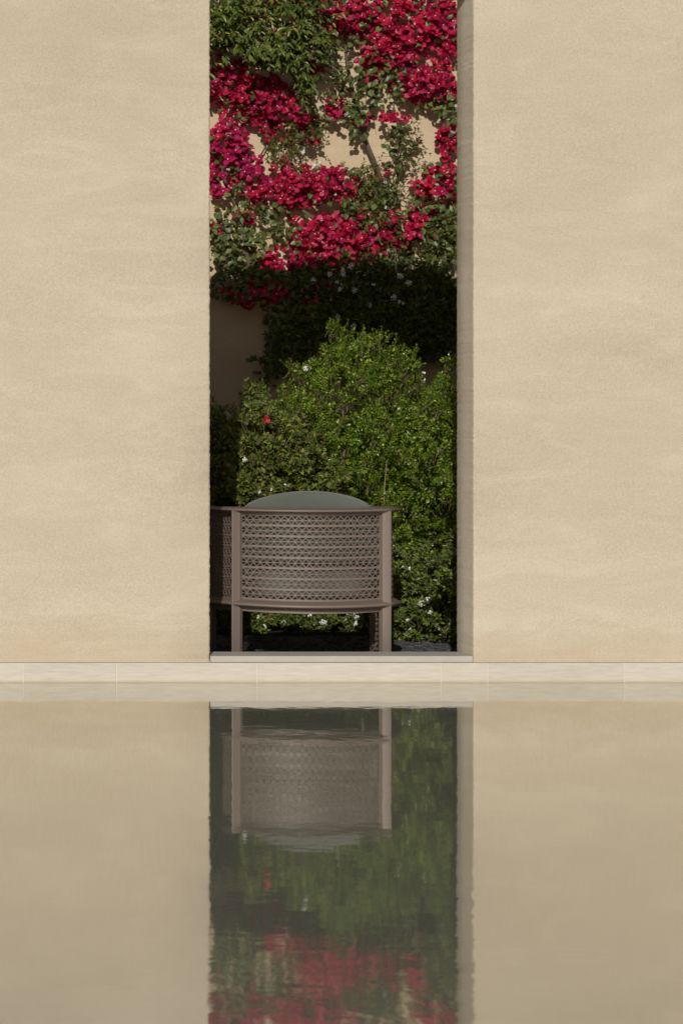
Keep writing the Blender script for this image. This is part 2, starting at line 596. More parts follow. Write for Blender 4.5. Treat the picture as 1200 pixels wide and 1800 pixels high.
def join(parts):
    V, Fs, n = [], [], 0
    for v, f in parts:
        V.append(v)
        Fs.append(f + n)
        n += len(v)
    return np.concatenate(V), np.concatenate(Fs)


def twigs(p0, p1, r0, r1):
    """three-sided tapered sticks"""
    d = unit(p1 - p0)
    R = frames(d, np.tile((0.2, -0.4, 0.9), (len(p0), 1)))
    ring = np.array([(math.cos(q), math.sin(q)) for q in (0, 2.094, 4.189)])
    off = R[:, None, :, 0] * ring[None, :, 0, None] + R[:, None, :, 2] * ring[None, :, 1, None]
    V = np.concatenate([p0[:, None] + off * r0, p1[:, None] + off * r1], 1)
    f = np.array([(0, 1, 4), (0, 4, 3), (1, 2, 5), (1, 5, 4), (2, 0, 3), (2, 3, 5)])
    Fc = f[None] + (np.arange(len(p0)) * 6)[:, None, None]
    return V.reshape(-1, 3), Fc.reshape(-1, 3)


def shoots(base, d, length, tpl, nleaf, spread=1.0, size=(0.75, 1.15), tuft=False, droop=0.0):
    """leafy shoots: leaves in turning pairs along a stem, and the stem"""
    N = len(base)
    d = unit(d)
    L = []
    for k in range(nleaf):
        u = (k + rng.uniform(0, 0.6, N)) / nleaf
        u = 0.12 + 0.88 * u
        pos = base + d * (u * length)[:, None]
        ang = k * 2.399 + rng.uniform(0, 0.7, N)
        R = frames(d, np.tile((0.1, -0.5, 0.85), (N, 1)))
        side = R[:, :, 0] * np.cos(ang)[:, None] + R[:, :, 2] * np.sin(ang)[:, None]
        op = spread * (1.0 - 0.55 * u)[:, None]
        ld = unit(side * op + d * (1.15 - op * 0.5) + rng.normal(0, 0.16, (N, 3)) + np.array((0, 0, -droop)))
        s = rng.uniform(*size, N) * (1.0 - 0.35 * u ** 3)
        L.append(scatter(tpl, pos, ld, d + rng.normal(0, .25, (N, 3)), s))
    lv = join(L)
    st = twigs(base - d * 0.02, base + d * (length * 0.97)[:, None], 0.0016, 0.0007)
    return lv, st


class Lobes:
    """a crown as a set of ellipsoids"""
    def __init__(self, items):
        self.c, self.r = [], []
        for px, py, dd, rx, ry, ry_depth in items:
            self.c.append(P(px, py, dd))
            self.r.append((rx * dd / F, ry_depth, ry * dd / F))
        self.c, self.r = np.array(self.c), np.array(self.r)

    def sample(self, n, front=0.85, shell=(0.72, 1.0)):
        area = self.r[:, 0] * self.r[:, 2]
        i = rng.choice(len(self.c), n, p=area / area.sum())
        q = unit(rng.normal(size=(n, 3)))
        flip = (q[:, 1] > 0.15) & (rng.random(n) < front)
        q[flip, 1] *= -1
        s = rng.uniform(*shell, n)[:, None]
        return self.c[i] + q * self.r[i] * s, unit(q / self.r[i])

    def inside(self, p, k=0.8):
        hit = np.zeros(len(p), bool)
        for c, r in zip(self.c, self.r):
            hit |= (((p - c) / (r * k)) ** 2).sum(1) < 1
        return hit

    def depth(self, px, py):
        """first hit along a photo bearing"""
        o = np.array((0, 0, CAMZ))
        dr = np.array(((px - PX) / F, 1.0, (PY - py) / F))
        best = None
        for c, r in zip(self.c, self.r):
            oo, dd = (o - c) / r, dr / r
            A, B, C = dd @ dd, 2 * oo @ dd, oo @ oo - 1
            D = B * B - 4 * A * C
            if D > 0:
                t = (-B - math.sqrt(D)) / (2 * A)
                best = t if best is None else min(best, t)
        return best


def boughs(lobes, rad, gap, tries=9000):
    """leafy boughs set apart over a crown, with dark hollows between them"""
    p, _ = lobes.sample(tries, 0.97, (0.86, 1.02))
    p = p[~lobes.inside(p, 0.84)]
    p = p[p[:, 2] > GZ + 0.03]
    keep = []
    for q in p:
        if all((q[0] - k[0]) ** 2 + (q[1] - k[1]) ** 2 + (q[2] - k[2]) ** 2 > gap * gap for k in keep):
            keep.append(q)
    o = Lobes([])
    o.c = np.array(keep)
    r = rng.uniform(*rad, len(keep))
    o.r = np.stack([r, r * .9, r * rng.uniform(.9, 1.25, len(keep))], 1)
    return o


def shrub(name, label, lobes, n, tpl, nleaf, mat, up=0.7, length=(0.12, 0.24), spread=1.0, size=(.75, 1.15), core=0.35, trunk=None, cull=0.72, droop=0.0, jitter=0.25, front=0.85, clump=12, csize=0.035, sprigs=0, bough=None):
    root = empty(name, (float(lobes.c[:, 0].mean()), float(lobes.c[:, 1].mean()), GZ))
    tag(root, label, 'shrub')
    whole = lobes
    if bough:
        lobes = boughs(whole, *bough)
    cen, _ = lobes.sample(max(8, n // clump), front, (0.55, 1.0))
    if not bough:
        cen = cen[~lobes.inside(cen, cull)]
    base = np.repeat(cen, clump, 0)
    base = base + rng.normal(0, 1, base.shape) * np.array((csize, csize * .7, csize * .8))
    cdir = np.repeat(rng.normal(0, 1, cen.shape), clump, 0)
    # direction: away from the nearest lobe centre, and upwards
    dd = np.stack([(((base - c) / r) ** 2).sum(1) for c, r in zip(lobes.c, lobes.r)], 1)
    k = dd.argmin(1)
    out = unit((base - lobes.c[k]) / lobes.r[k] ** 2)
    d = unit(out * (1 - up * 0.5) + np.array((0, 0, up)) + cdir * 0.34 + rng.normal(0, jitter, (len(base), 3)))
    ln = rng.uniform(*length, len(base))
    base = base - d * (ln * 0.45)[:, None]
    base[:, 2] = np.maximum(base[:, 2], GZ + 0.015)
    lv, st = shoots(base, d, ln, tpl, nleaf, spread, size, droop=droop)
    lobes = whole
    if sprigs:      # long upright sprigs that break the outline
        b2, _ = Lobes.sample(lobes, sprigs * 3, 1.0, (0.85, 1.0))
        b2 = b2[~lobes.inside(b2, 0.84)][:sprigs]
        d2 = unit(rng.normal(0, .38, (len(b2), 3)) + np.array((0.05, -0.18, 1.0)))
        l2, s2 = shoots(b2, d2, rng.uniform(.07, .13, len(b2)), tpl, 15, 1.15, (0.7, 1.1))
        lv, st = join([lv, l2]), join([st, s2])
    # deeper, shaded leaves that close the crown
    m = int(n * nleaf * core)
    p, q = lobes.sample(m, 0.6, (0.40, 0.78))
    p[:, 2] = np.maximum(p[:, 2], GZ + 0.03)
    inner = scatter(tpl, p, unit(rng.normal(size=(m, 3)) + np.array((0, -0.4, 0.2))), rng.normal(size=(m, 3)), rng.uniform(1.0, 1.6, m))
    lv = join([lv, inner])
    off = np.array(root.location)
    part('foliage', np_mesh(name + '_foliage', lv[0] - off, lv[1], [mat]), root, 'stuff')
    part('twigs', np_mesh(name + '_twigs', st[0] - off, st[1], [M['twig']]), root, 'stuff')
    # branches from the ground to each lobe
    for c, r in zip(lobes.c, lobes.r):
        bb = MB()
        p0 = np.array((c[0] * 0.7 + off[0] * 0.3, max(c[1] + 0.05, 9.45), GZ)) - off
        p1 = c - off
        mid = (p0 + p1) / 2 + np.array((rng.uniform(-.05, .05), rng.uniform(-.03, .03), 0))
        if p1[2] > 0.40 and c[1] > 8.4 and c[0] < 2.35:
            bb.tube([p0, mid, p1], [0.014, 0.010, 0.005], 6)
            bb.build('branch', M['bark'], root, smooth=True)
    return root


# white flower heads (a dome of small five-petalled florets), three variants
def floret_head(seed, nfl=9, R=0.016, pr=0.0052):
    r = random.Random(seed)
    V, Fc = [], []
    for k in range(nfl):
        u = k / nfl
        th = k * 2.4
        rad = R * math.sqrt(u) * 1.0
        c = Vector((rad * math.cos(th), -(R * 0.55) * (1 - u * .8), rad * math.sin(th)))
        n = Vector((c.x * 0.9, -R * 0.7, c.z * 0.9 + 0.003)).normalized()
        ux = n.cross(Vector((0.1, 0.2, 1))).normalized()
        uy = n.cross(ux)
        ph = r.uniform(0, 6)
        for j in range(5):
            q = ph + j * 2 * math.pi / 5
            dr = ux * math.cos(q) + uy * math.sin(q)
            sd = n.cross(dr)
            i = len(V)
            pl = pr * r.uniform(.85, 1.15)
            V += [c, c + dr * pl * .7 + sd * pl * .42 + n * .001, c + dr * pl * 1.15, c + dr * pl * .7 - sd * pl * .42 + n * .001]
            Fc += [(i, i + 1, i + 2), (i, i + 2, i + 3)]
    return np_mesh('flower_head', np.array([tuple(v) for v in V]), np.array(Fc), [M['white']])


HEADS = [floret_head(1), floret_head(2, 7, 0.013), floret_head(3, 12, 0.019)]
HEADS += [floret_head(4, 3, 0.009), floret_head(5, 5, 0.011)]


def put_heads(root, spots, depth_fn, proud=0.05, sizes=None):
    off = Vector(root.location)
    for q, (px, py, k, s) in enumerate(spots):
        d = depth_fn(px, py)
        p = Vector(P(px, py, d - proud))
        o = part('flower_head', HEADS[k], root)
        o.location = p - off
        o.rotation_euler = (random.uniform(-.7, .1), random.uniform(-3, 3), random.uniform(-.5, .5))
        s *= d / 9.3
        o.scale = (s, s, s)


# ------------------------------------------------------------------ bougainvillea on the house wall
boug = empty('bougainvillea', (2.5, YB - 0.1, GZ))
tag(boug, 'crimson and magenta bougainvillea in full bloom trained up the house wall', 'climbing plant')
BO = np.array(boug.location)


def bract_flower(seed, sz=0.041):
    """three papery bracts round a small white star"""
    r = random.Random(seed)
    V, Fc, mi = [], [], []
    cup = r.uniform(0.35, 0.75)
    for j in range(3):
        q = j * 2 * math.pi / 3 + r.uniform(-.2, .2)
        dr = Vector((math.cos(q), 0, math.sin(q)))
        sd = Vector((-math.sin(q), 0, math.cos(q)))
        n = Vector((0, -1, 0))
        l = sz * r.uniform(.9, 1.15)
        wd = l * r.uniform(.78, .92)
        i = len(V)
        prof = [(0, .10, 0), (.28, .40, .34), (.62, .5, .62), (.86, .34, .72), (1.0, .03, .74)]
        for (t_, w_, h_) in prof:
            c = dr * (t_ * l * (1 - .25 * cup)) + n * (h_ * l * cup)
            e_ = n * (w_ * l * .22 * r.uniform(.3, 1.2))
            V += [c - sd * w_ * wd + e_, c, c + sd * w_ * wd + e_]
        for k in range(len(prof) - 1):
            a_ = i + 3 * k
            Fc += [(a_, a_ + 1, a_ + 4), (a_, a_ + 4, a_ + 3), (a_ + 1, a_ + 2, a_ + 5), (a_ + 1, a_ + 5, a_ + 4)]
            mi += [0] * 4
    if r.random() < 0.22:
        c = Vector((0, -sz * cup * .75, 0))
        i = len(V)
        V.append(c + Vector((0, -.002, 0)))
        for k in range(10):
            q = k * math.pi / 5
            rr = 0.0048 if k % 2 == 0 else 0.0026
            V.append(c + Vector((math.cos(q) * rr, 0, math.sin(q) * rr)))
        for k in range(10):
            Fc.append((i, i + 1 + k, i + 1 + (k + 1) % 10))
            mi.append(1)
    return [tuple(v) for v in V], Fc, mi


FL = [bract_flower(s) for s in range(8)]


# bloom masses seen on the wall: (px, py, rx, ry, count, magenta?)
BLOOM = [
    (408, 145, 50, 42, 60, 0), (486, 186, 52, 44, 62, 0), (403, 258, 42, 44, 70, 1), (392, 318, 26, 30, 26, 1),
    (600, 26, 76, 34, 84, 0), (710, 40, 100, 60, 170, 0), (785, 60, 28, 62, 50, 0), (690, 88, 62, 36, 60, 0), (445, 165, 66, 40, 40, 0), (540, 316, 40, 30, 26, 0), (640, 430, 60, 30, 30, 0), (450, 300, 30, 26, 14, 1), (530, 206, 26, 20, 10, 0), (750, 150, 58, 36, 78, 0),
    (588, 192, 18, 20, 14, 0), (786, 246, 20, 30, 20, 0), (508, 328, 32, 42, 52, 0), (586, 330, 52, 36, 66, 0),
    (584, 418, 74, 42, 118, 0), (560, 462, 74, 24, 62, 0), (456, 338, 34, 17, 16, 0), (768, 328, 40, 40, 46, 0),
    (712, 398, 48, 44, 50, 0), (470, 456, 15, 30, 16, 0), (375, 402, 11, 10, 6, 0), (444, 14, 34, 18, 26, 0),
    (460, 516, 76, 22, 30, 0), (560, 520, 40, 24, 16, 0), (530, 245, 30, 16, 7, 0), (470, 222, 18, 22, 14, 0),
    (690, 205, 34, 12, 8, 0), (640, 215, 10, 8, 4, 0), (640, 110, 12, 10, 3, 0), (556, 120, 16, 14, 6, 0), (650, 140, 10, 8, 4, 0),
    (606, 187, 6, 6, 1, 0), (512, 66, 8, 7, 2, 0), (534, 70, 9, 9, 3, 0), (488, 64, 10, 8, 2, 0), (436, 110, 8, 14, 4, 0), (525, 160, 12, 14, 4, 0),
    (662, 318, 12, 14, 3, 0), (728, 256, 6, 6, 1, 0), (683, 298, 6, 6, 1, 0), (500, 384, 6, 6, 1, 0), (430, 380, 20, 14, 4, 0), (640, 396, 40, 30, 20, 0),
    # beyond the doorway, seen only from the side
    (300, 60, 70, 70, 60, 0), (260, 250, 80, 80, 60, 1), (320, 420, 40, 50, 26, 0), (860, 60, 60, 80, 70, 0), (900, 260, 70, 80, 70, 0), (870, 400, 60, 50, 40, 0),
    (560, -60, 220, 60, 120, 0),
]
fp, fu, fs, fm = [], [], [], []
for (px, py, rx, ry, n, mg) in BLOOM:
    for _ in range(int(n * 1.25)):
        q, r = random.uniform(0, 2 * math.pi), math.sqrt(random.random())
        r *= random.uniform(0.72, 1.22)
        x, y = px + rx * r * math.cos(q), py + ry * r * math.sin(q)
        thick = 0.05 + 0.19 * max(0.1, 1 - r * r) * random.random() * min(1, rx / 40)
        p = P(x, y, YB - 0.012 - thick)
        fp.append(p)
        out = Vector((0.5 * r * math.cos(q) + random.gauss(0, .38), -1.0, 0.35 - 0.4 * r * math.sin(q) + random.gauss(0, .42))).normalized()
        fu.append(out)
        fs.append(random.uniform(0.66, 1.12))
        fm.append(1 if (mg and random.random() < .85) or random.random() < .10 else 0)
nfl = len(fp)
inview = [i for i in range(nfl) if 372 < PX + fp[i][0] * F / fp[i][1] < 800 and 3 < PY - (fp[i][2] - CAMZ) * F / fp[i][1] < 480]
inview.sort(key=lambda i: fp[i][1])
single = set(inview[:300])
FMESH = []
for mg in (0, 1):
    FMESH.append([np_mesh('bougainvillea_flower', np.array(v), np.array(f), [M['bract_magenta' if mg else 'bract'], M['white']], mi) for v, f, mi in FL])
mass = {0: ([], [], [], 0), 1: ([], [], [], 0)}
acc = {0: [[], [], [], 0], 1: [[], [], [], 0]}
for i in range(nfl):
    R = fu[i].to_track_quat('-Y', 'Z').to_matrix() @ Matrix.Rotation(random.uniform(0, 6.28), 3, 'Y')
    k = random.randrange(len(FL))
    if i in single:
        o = part('flower', FMESH[fm[i]][k], boug)
        o.matrix_local = Matrix.Translation(Vector(fp[i] - BO)) @ R.to_4x4() @ Matrix.Scale(fs[i], 4)
    else:
        A = acc[fm[i]]
        v = np.array(FL[k][0]) @ np.array(R).T * fs[i] + fp[i] - BO
        A[0].append(v)
        A[1].append(np.array(FL[k][1]) + A[3])
        A[2] += FL[k][2]
        A[3] += len(v)
for mg in (0, 1):
    A = acc[mg]
    part('bloom', np_mesh('bloom', np.concatenate(A[0]), np.concatenate(A[1]), [M['bract_magenta' if mg else 'bract'], M['white']], A[2]), boug, 'stuff')

# its leaves: rounded, single, with gaps where the wall shows
LEAFM = [   # px, py, rx, ry, count
    (408, 150, 50, 46, 26), (486, 186, 54, 46, 30), (403, 262, 42, 46, 30), (600, 30, 74, 36, 60), (710, 44, 98, 62, 110), (750, 152, 58, 40, 50),
    (624, 110, 70, 66, 170), (632, 212, 18, 46, 50), (676, 150, 40, 40, 60), (702, 255, 26, 44, 52), (540, 240, 30, 20, 16), (590, 196, 30, 24, 26), (584, 330, 90, 44, 60), (584, 425, 84, 50, 80),
    (650, 360, 50, 46, 120), (772, 412, 36, 60, 200), (768, 330, 42, 46, 60), (712, 400, 54, 52, 90), (442, 396, 74, 46, 150), (420, 450, 50, 30, 90), (400, 318, 34, 30, 24),
    (440, 500, 76, 32, 260), (560, 500, 90, 40, 300), (690, 500, 110, 50, 520), (520, 560, 60, 30, 160), (640, 560, 120, 40, 420), (760, 570, 60, 70, 360), (505, 610, 40, 40, 110), (470, 660, 24, 20, 26), (780, 180, 24, 20, 20), (790, 200, 14, 40, 34),
    (300, 200, 60, 200, 260), (900, 250, 80, 220, 320), (860, 520, 60, 90, 260), (300, 500, 60, 60, 120), (560, -60, 220, 60, 260), (425, 205, 20, 12, 8), (395, 420, 26, 50, 40),
]
lp, ld, lu, ls = [], [], [], []
for (px, py, rx, ry, n) in LEAFM:
    for _ in range(n):
        q, r = random.uniform(0, 2 * math.pi), math.sqrt(random.random())
        x, y = px + rx * r * math.cos(q), py + ry * r * math.sin(q)
        lp.append(P(x, y, YB - 0.02 - 0.15 * random.random()))
        ld.append((random.gauss(0, .8), -0.35 + random.gauss(0, .3), -0.35 + random.gauss(0, .6)))
        lu.append((random.gauss(0, .35), -0.8, 0.6 + random.gauss(0, .35)))
        ls.append(random.uniform(0.7, 1.15))
lp, ld, lu, ls = map(np.array, (lp, ld, lu, ls))
BT = leaf_tpl(0.047, 0.037, 0.18, 0.15, 0.38)


def leaves_split(root, tpl, lp, ld, lu, ls, mat, keep, nm, foliage_name):
    """the nearest leaves as parts of their own, the rest as one mass"""
    off = np.array(root.location)
    R = frames(ld, lu)
    px = PX + lp[:, 0] * F / lp[:, 1]
    py = PY - (lp[:, 2] - CAMZ) * F / lp[:, 1]
    ok = (px > 374) & (px < 798) & (py > 4) & (py < 478)
    order = np.argsort(np.where(ok, lp[:, 1], 99))
    sel = order[:min(keep, int(ok.sum()))]
    me = np_mesh(nm, tpl[0], tpl[1], [mat])
    for i in sel:
        o = part('leaf', me, root)
        m = Matrix([list(r) for r in R[i]]).to_4x4()
        o.matrix_local = Matrix.Translation(Vector(lp[i] - off)) @ m @ Matrix.Scale(float(ls[i]), 4)
    rest = np.setdiff1d(np.arange(len(lp)), sel)
    v, f = scatter(tpl, lp[rest] - off, ld[rest], lu[rest], ls[rest])
    part('foliage', np_mesh(foliage_name, v, f, [mat]), root, 'stuff')


leaves_split(boug, BT, lp, ld, lu, ls, M['bleaf'], 300, 'bougainvillea_leaf', 'bougainvillea_foliage')

# woody stems
STEMS = [
    ([(668, 700), (690, 560), (692, 430), (682, 362), (664, 300), (640, 240), (622, 170), (610, 110), (604, 40), (598, -40)], 0.016, 0.006),
    ([(640, 240), (650, 190), (672, 140), (700, 80), (730, 20)], 0.007, 0.003),
    ([(450, 530), (440, 480), (430, 420), (424, 380), (400, 330), (380, 260)], 0.013, 0.006),
    ([(640, 470), (600, 420), (540, 376), (500, 350), (470, 325), (444, 298), (420, 262)], 0.011, 0.005),
    ([(694, 420), (690, 350), (702, 290), (702, 235), (690, 180)], 0.007, 0.003),
    ([(622, 170), (580, 130), (530, 100), (480, 60)], 0.005, 0.002),
    ([(444, 298), (470, 250), (480, 200), (470, 160)], 0.005, 0.002),
    ([(430, 420), (470, 410), (510, 400)], 0.004, 0.002), ([(424, 385), (400, 395), (372, 400)], 0.004, 0.002),
    ([(760, 620), (780, 480), (786, 380), (790, 300), (792, 200)], 0.008, 0.004),
]
for pts, r0, r1 in STEMS:
    bb = MB()
    n = len(pts)
    q = [P(x, y, YB - 0.03 - 0.02 * ((k * 7) % 3)) - BO for k, (x, y) in enumerate(pts)]
    # smooth the run
    fine = []
    for k in range(n - 1):
        for s in range(4):
            t_ = s / 4
            p0, p1, p2, p3 = q[max(k - 1, 0)], q[k], q[k + 1], q[min(k + 2, n - 1)]
            fine.append(0.5 * ((2 * p1) + (-p0 + p2) * t_ + (2 * p0 - 5 * p1 + 4 * p2 - p3) * t_ ** 2 + (-p0 + 3 * p1 - 3 * p2 + p3) * t_ ** 3) + rng.normal(0, .0015, 3))
    fine.append(q[-1])
    r0, r1 = r0 * 1.25, r1 * 1.25
    bb.tube(fine, [r0 + (r1 - r0) * k / (len(fine) - 1) for k in range(len(fine))], 7)
    bb.build('stem', M['bark'], boug, smooth=True)
# fine twigs among the blooms
tp0, tp1 = [], []
for (px, py, rx, ry, n) in LEAFM[:24]:
    for _ in range(max(2, n // 9)):
        x, y = px + random.gauss(0, rx * .5), py + random.gauss(0, ry * .5)
        p = P(x, y, YB - 0.02 - 0.06 * random.random())
        tp0.append(p)
        tp1.append(p + np.array((random.gauss(0, .06), -random.uniform(0, .05), random.gauss(0.02, .06))))
v, f = twigs(np.array(tp0), np.array(tp1), 0.0018, 0.001)
part('twigs', np_mesh('bougainvillea_twigs', v - BO, f, [M['twig']]), boug, 'stuff')

# trellis wires the climbers are tied to
for k, py in enumerate((347, 110)):
    p0, p1 = P(250, py, YB - 0.035), P(920, py, YB - 0.035)
    bb = MB()
    o_ = empty('trellis_wire', tuple(p0))
    bb.tube([(0, 0, 0), tuple(p1 - p0)], 0.0013, 5)
    bb.build('cable', M['wire'], o_)
    for x in (0.02, 0.7, 1.45, 2.2, 2.9):
        e2 = MB()
        e2.tube([(x, 0.0, -0.002), (x, 0.036, -0.002)], 0.004, 6)
        e2.build('eye_bolt', M['wire'], o_)
    tag(o_, ['thin steel trellis wire stretched across the bare patch mid wall', 'thin steel trellis wire behind the green climber near the top'][k], 'wire', 'trellis wires')

# glossy climber hanging over the top left
climb = empty('glossy_climber', (2.5, YB - 0.1, GZ))
tag(climb, 'glossy green climber with drooping pointed leaves hanging over the upper left blooms', 'climbing plant')
CO = np.array(climb.location)
sp, sd2, sln = [], [], []
for (px, py, rx, ry, n) in [(410, 26, 50, 30, 30), (396, 62, 32, 26, 22), (460, 66, 60, 24, 40), (500, 96, 46, 14, 26), (530, 46, 40, 28, 24), (470, 104, 40, 12, 16), (534, 150, 16, 20, 9), (515, 10, 50, 18, 18), (552, 78, 26, 20, 10), (300, 60, 70, 70, 60), (450, -60, 140, 40, 60)]:
    for _ in range(int(n * 1.5)):
        q, r = random.uniform(0, 2 * math.pi), math.sqrt(random.random())
        sp.append(P(px + rx * r * math.cos(q), py + ry * r * math.sin(q), YB - 0.16 - 0.20 * random.random()))
        sd2.append((random.gauss(0, .55), -0.45 + random.gauss(0, .2), random.gauss(0.05, .35)))
        sln.append(random.uniform(0.10, 0.18))
sp, sd2, sln = np.array(sp), unit(np.array(sd2)), np.array(sln)
CT = leaf_tpl(0.058, 0.019, 0.22, 0.22, 0.36)
clp, cld, clu, cls = [], [], [], []
for k in range(9):
    u = (k + rng.uniform(0, .6, len(sp))) / 9
    clp.append(sp + sd2 * (u * sln)[:, None])
    ang = k * 2.4 + rng.uniform(0, .8, len(sp))
    side = np.stack([np.cos(ang), -0.25 + 0.3 * np.sin(ang), 0.25 * np.sin(ang)], 1)
    cld.append(unit(side * 0.75 + sd2 * 0.25 + np.array((0, -0.12, -0.55)) + rng.normal(0, .2, (len(sp), 3))))
    clu.append(np.stack([rng.normal(0, .35, len(sp)), -0.75 + rng.normal(0, .2, len(sp)), 0.55 + rng.normal(0, .3, len(sp))], 1))
    cls.append(rng.uniform(.65, 1.1, len(sp)))
leaves_split(climb, CT, np.concatenate(clp), np.concatenate(cld), np.concatenate(clu), np.concatenate(cls), M['climber'], 300, 'climber_leaf', 'climber_foliage')
v, f = twigs(sp - sd2 * 0.03, sp + sd2 * sln[:, None], 0.0022, 0.0012)
part('twigs', np_mesh('climber_twigs', v - CO, f, [M['twig']]), climb, 'stuff')
for pts in ([(340, -30), (400, 30), (470, 62), (540, 84), (590, 100)], [(360, 60), (430, 90), (500, 112), (548, 118)], [(500, 110), (530, 160), (545, 205)]):
    bb = MB()
    bb.tube([P(x, y, YB - 0.14) - CO for x, y in pts], [0.0075 - 0.001 * k for k in range(len(pts))], 6)
    bb.build('stem', M['bark'], climb, smooth=True)

# pale jasmine with small white flowers
jas = empty('jasmine', (2.5, YB - 0.1, GZ))
tag(jas, 'pale yellow-green jasmine with tiny white flowers between the bougainvillea blooms', 'climbing plant')
JO = np.array(jas.location)
jb, jd, jl = [], [], []
for (px, py, rx, ry, n) in [(500, 262, 44, 34, 46), (545, 225, 16, 34, 22), (645, 350, 44, 44, 56), (715, 270, 20, 60, 22), (650, 300, 30, 14, 10), (690, 370, 24, 40, 22), (780, 420, 26, 50, 26), (740, 460, 60, 20, 26), (450, 385, 40, 26, 14)]:
    for _ in range(n):
        q, r = random.uniform(0, 2 * math.pi), math.sqrt(random.random())
        jb.append(P(px + rx * r * math.cos(q), py + ry * r * math.sin(q), YB - 0.04 - 0.10 * random.random()))
        jd.append((random.gauss(0, .6), -0.4, random.gauss(0.2, .5)))
        jl.append(random.uniform(.08, .17))
lv, st = shoots(np.array(jb), np.array(jd), np.array(jl), leaf_small(0.034, 0.016), 8, 1.0)
part('foliage', np_mesh('jasmine_foliage', lv[0] - JO, lv[1], [M['jasmine']]), jas, 'stuff')
part('twigs', np_mesh('jasmine_twigs', st[0] - JO, st[1], [M['twig']]), jas, 'stuff')
put_heads(jas, [(532, 268, 1, 1.0), (524, 281, 4, 1.0), (535, 262, 3, 1.0), (553, 291, 1, .9), (563, 287, 3, 1.0), (548, 296, 3, 1.0), (620, 303, 3, 1), (677, 321, 4, .9), (636, 313, 3, .8), (648, 376, 3, .9), (678, 364, 3, .9), (710, 376, 3, .8), (743, 282, 4, .9), (566, 388, 3, 1)], lambda x, y: YB - 0.15, 0.0)
# pale-flowered climber lower on the wall, in the shade
plum = empty('white_flowered_climber', (2.5, YB - 0.1, GZ))
tag(plum, 'dark leafy climber dotted with small white flower heads in the shade', 'climbing plant')
QO = np.array(plum.location)
jb, jd, jl = [], [], []
for (px, py, rx, ry, n) in [(600, 500, 90, 40, 130), (700, 520, 100, 50, 190), (760, 560, 60, 60, 130), (600, 570, 70, 40, 110), (520, 590, 40, 50, 60), (700, 590, 100, 40, 150), (480, 640, 30, 30, 22), (860, 560, 50, 100, 80)]:
    for _ in range(n):
        q, r = random.uniform(0, 2 * math.pi), math.sqrt(random.random())
        jb.append(P(px + rx * r * math.cos(q), py + ry * r * math.sin(q), YB - 0.06 - 0.16 * random.random()))
        jd.append((random.gauss(0, .6), -0.5, random.gauss(0.3, .5)))
        jl.append(random.uniform(.07, .15))
lv, st = shoots(np.array(jb), np.array(jd), np.array(jl), leaf_small(0.044, 0.021), 9, 1.0)
part('foliage', np_mesh('shade_foliage', lv[0] - QO, lv[1], [M['lantana']]), plum, 'stuff')
part('twigs', np_mesh('shade_twigs', st[0] - QO, st[1], [M['twig']]), plum, 'stuff')
put_heads(plum, [(616, 468, 2, 1.0), (602, 474, 1, 1.0), (603, 482, 0, 1.0), (579, 482, 0, .9), (551, 492, 0, 1), (592, 496, 0, .9), (597, 508, 1, 1), (623, 511, 2, .9), (703, 486, 0, 1.1), (718, 498, 2, .95), (692, 523, 0, 1.1), (650, 537, 1, 1), (701, 531, 1, .9), (708, 534, 4, .9), (594, 558, 2, 1.05), (621, 574, 2, 1), (656, 500, 4, .9), (800, 500, 1, 1)], lambda x, y: YB - 0.30, 0.0)

# ------------------------------------------------------------------ shrubs in the bed
MY = Lobes([(646, 646, 9.50, 50, 44, .2), (612, 690, 9.12, 84, 88, .30), (676, 648, 9.14, 30, 44, .20), (600, 630, 9.14, 34, 36, .20), (540, 716, 8.98, 52, 70, .26), (520, 740, 8.85, 46, 70, .22), (728, 742, 9.07, 64, 72, .30), (790, 690, 8.30, 24, 70, .24),
            (856, 724, 8.25, 62, 100, .26), (600, 800, 8.90, 92, 100, .32), (680, 770, 9.05, 120, 80, .25), (715, 815, 8.85, 90, 100, .32), (830, 850, 8.22, 80, 120, .24), (775, 800, 8.45, 50, 80, .22), (640, 900, 8.80, 90, 70, .3), (750, 900, 8.70, 66, 80, .3), (826, 706, 7.98, 34, 100, .2), (826, 850, 7.95, 36, 110, .2), (660, 800, 9.35, 150, 130, .15), (600, 850, 9.75, 130, 90, .15), (770, 850, 9.75, 130, 90, .15), (720, 800, 9.55, 110, 90, .15)])
shrub('myrtle_shrub', 'tall bright green small-leaved shrub with upright leafy shoots behind the armchair', MY, 4200, leaf_tpl(0.0215, 0.0128, 0.16, 0.08, 0.5), 13, M['myrtle'], up=0.75, length=(0.05, 0.11), spread=1.4, core=0.14, jitter=0.30, clump=4, csize=0.014, sprigs=160, bough=((.05, .085), .118))
BH = Lobes([(470, 880, 10.5, 90, 110, .2), (600, 860, 10.5, 100, 120, .2), (730, 860, 10.5, 100, 120, .2), (860, 860, 10.5, 100, 120, .2)])
shrub('backing_hedge', 'dense dark hedge against the foot of the house wall behind the tall green shrub', BH, 700, leaf_small(0.05, 0.028, 0.2, 0.12), 14, M['lantana'], up=0.5, length=(.10, .2), spread=1.15, core=0.5, jitter=.4)
LS = Lobes([(446, 778, 8.46, 34, 44, .18), (486, 796, 8.60, 50, 50, .2), (500, 836, 8.56, 70, 56, .2), (442, 850, 8.46, 54, 48, .2), (540, 862, 8.54, 60, 40, .2), (440, 724, 8.62, 20, 20, .12)])
dull = shrub('dull_shrub', 'sprawling shrub with dull green and bronze leaves left of the tall green shrub', LS, 900, leaf_tpl(0.036, 0.021, 0.2, 0.14, 0.45), 10, M['lantana_dull'], up=0.5, length=(.06, .11), spread=1.2, core=0.2, jitter=.38, clump=4, csize=0.016, bough=((.04, .07), .135), sprigs=70)
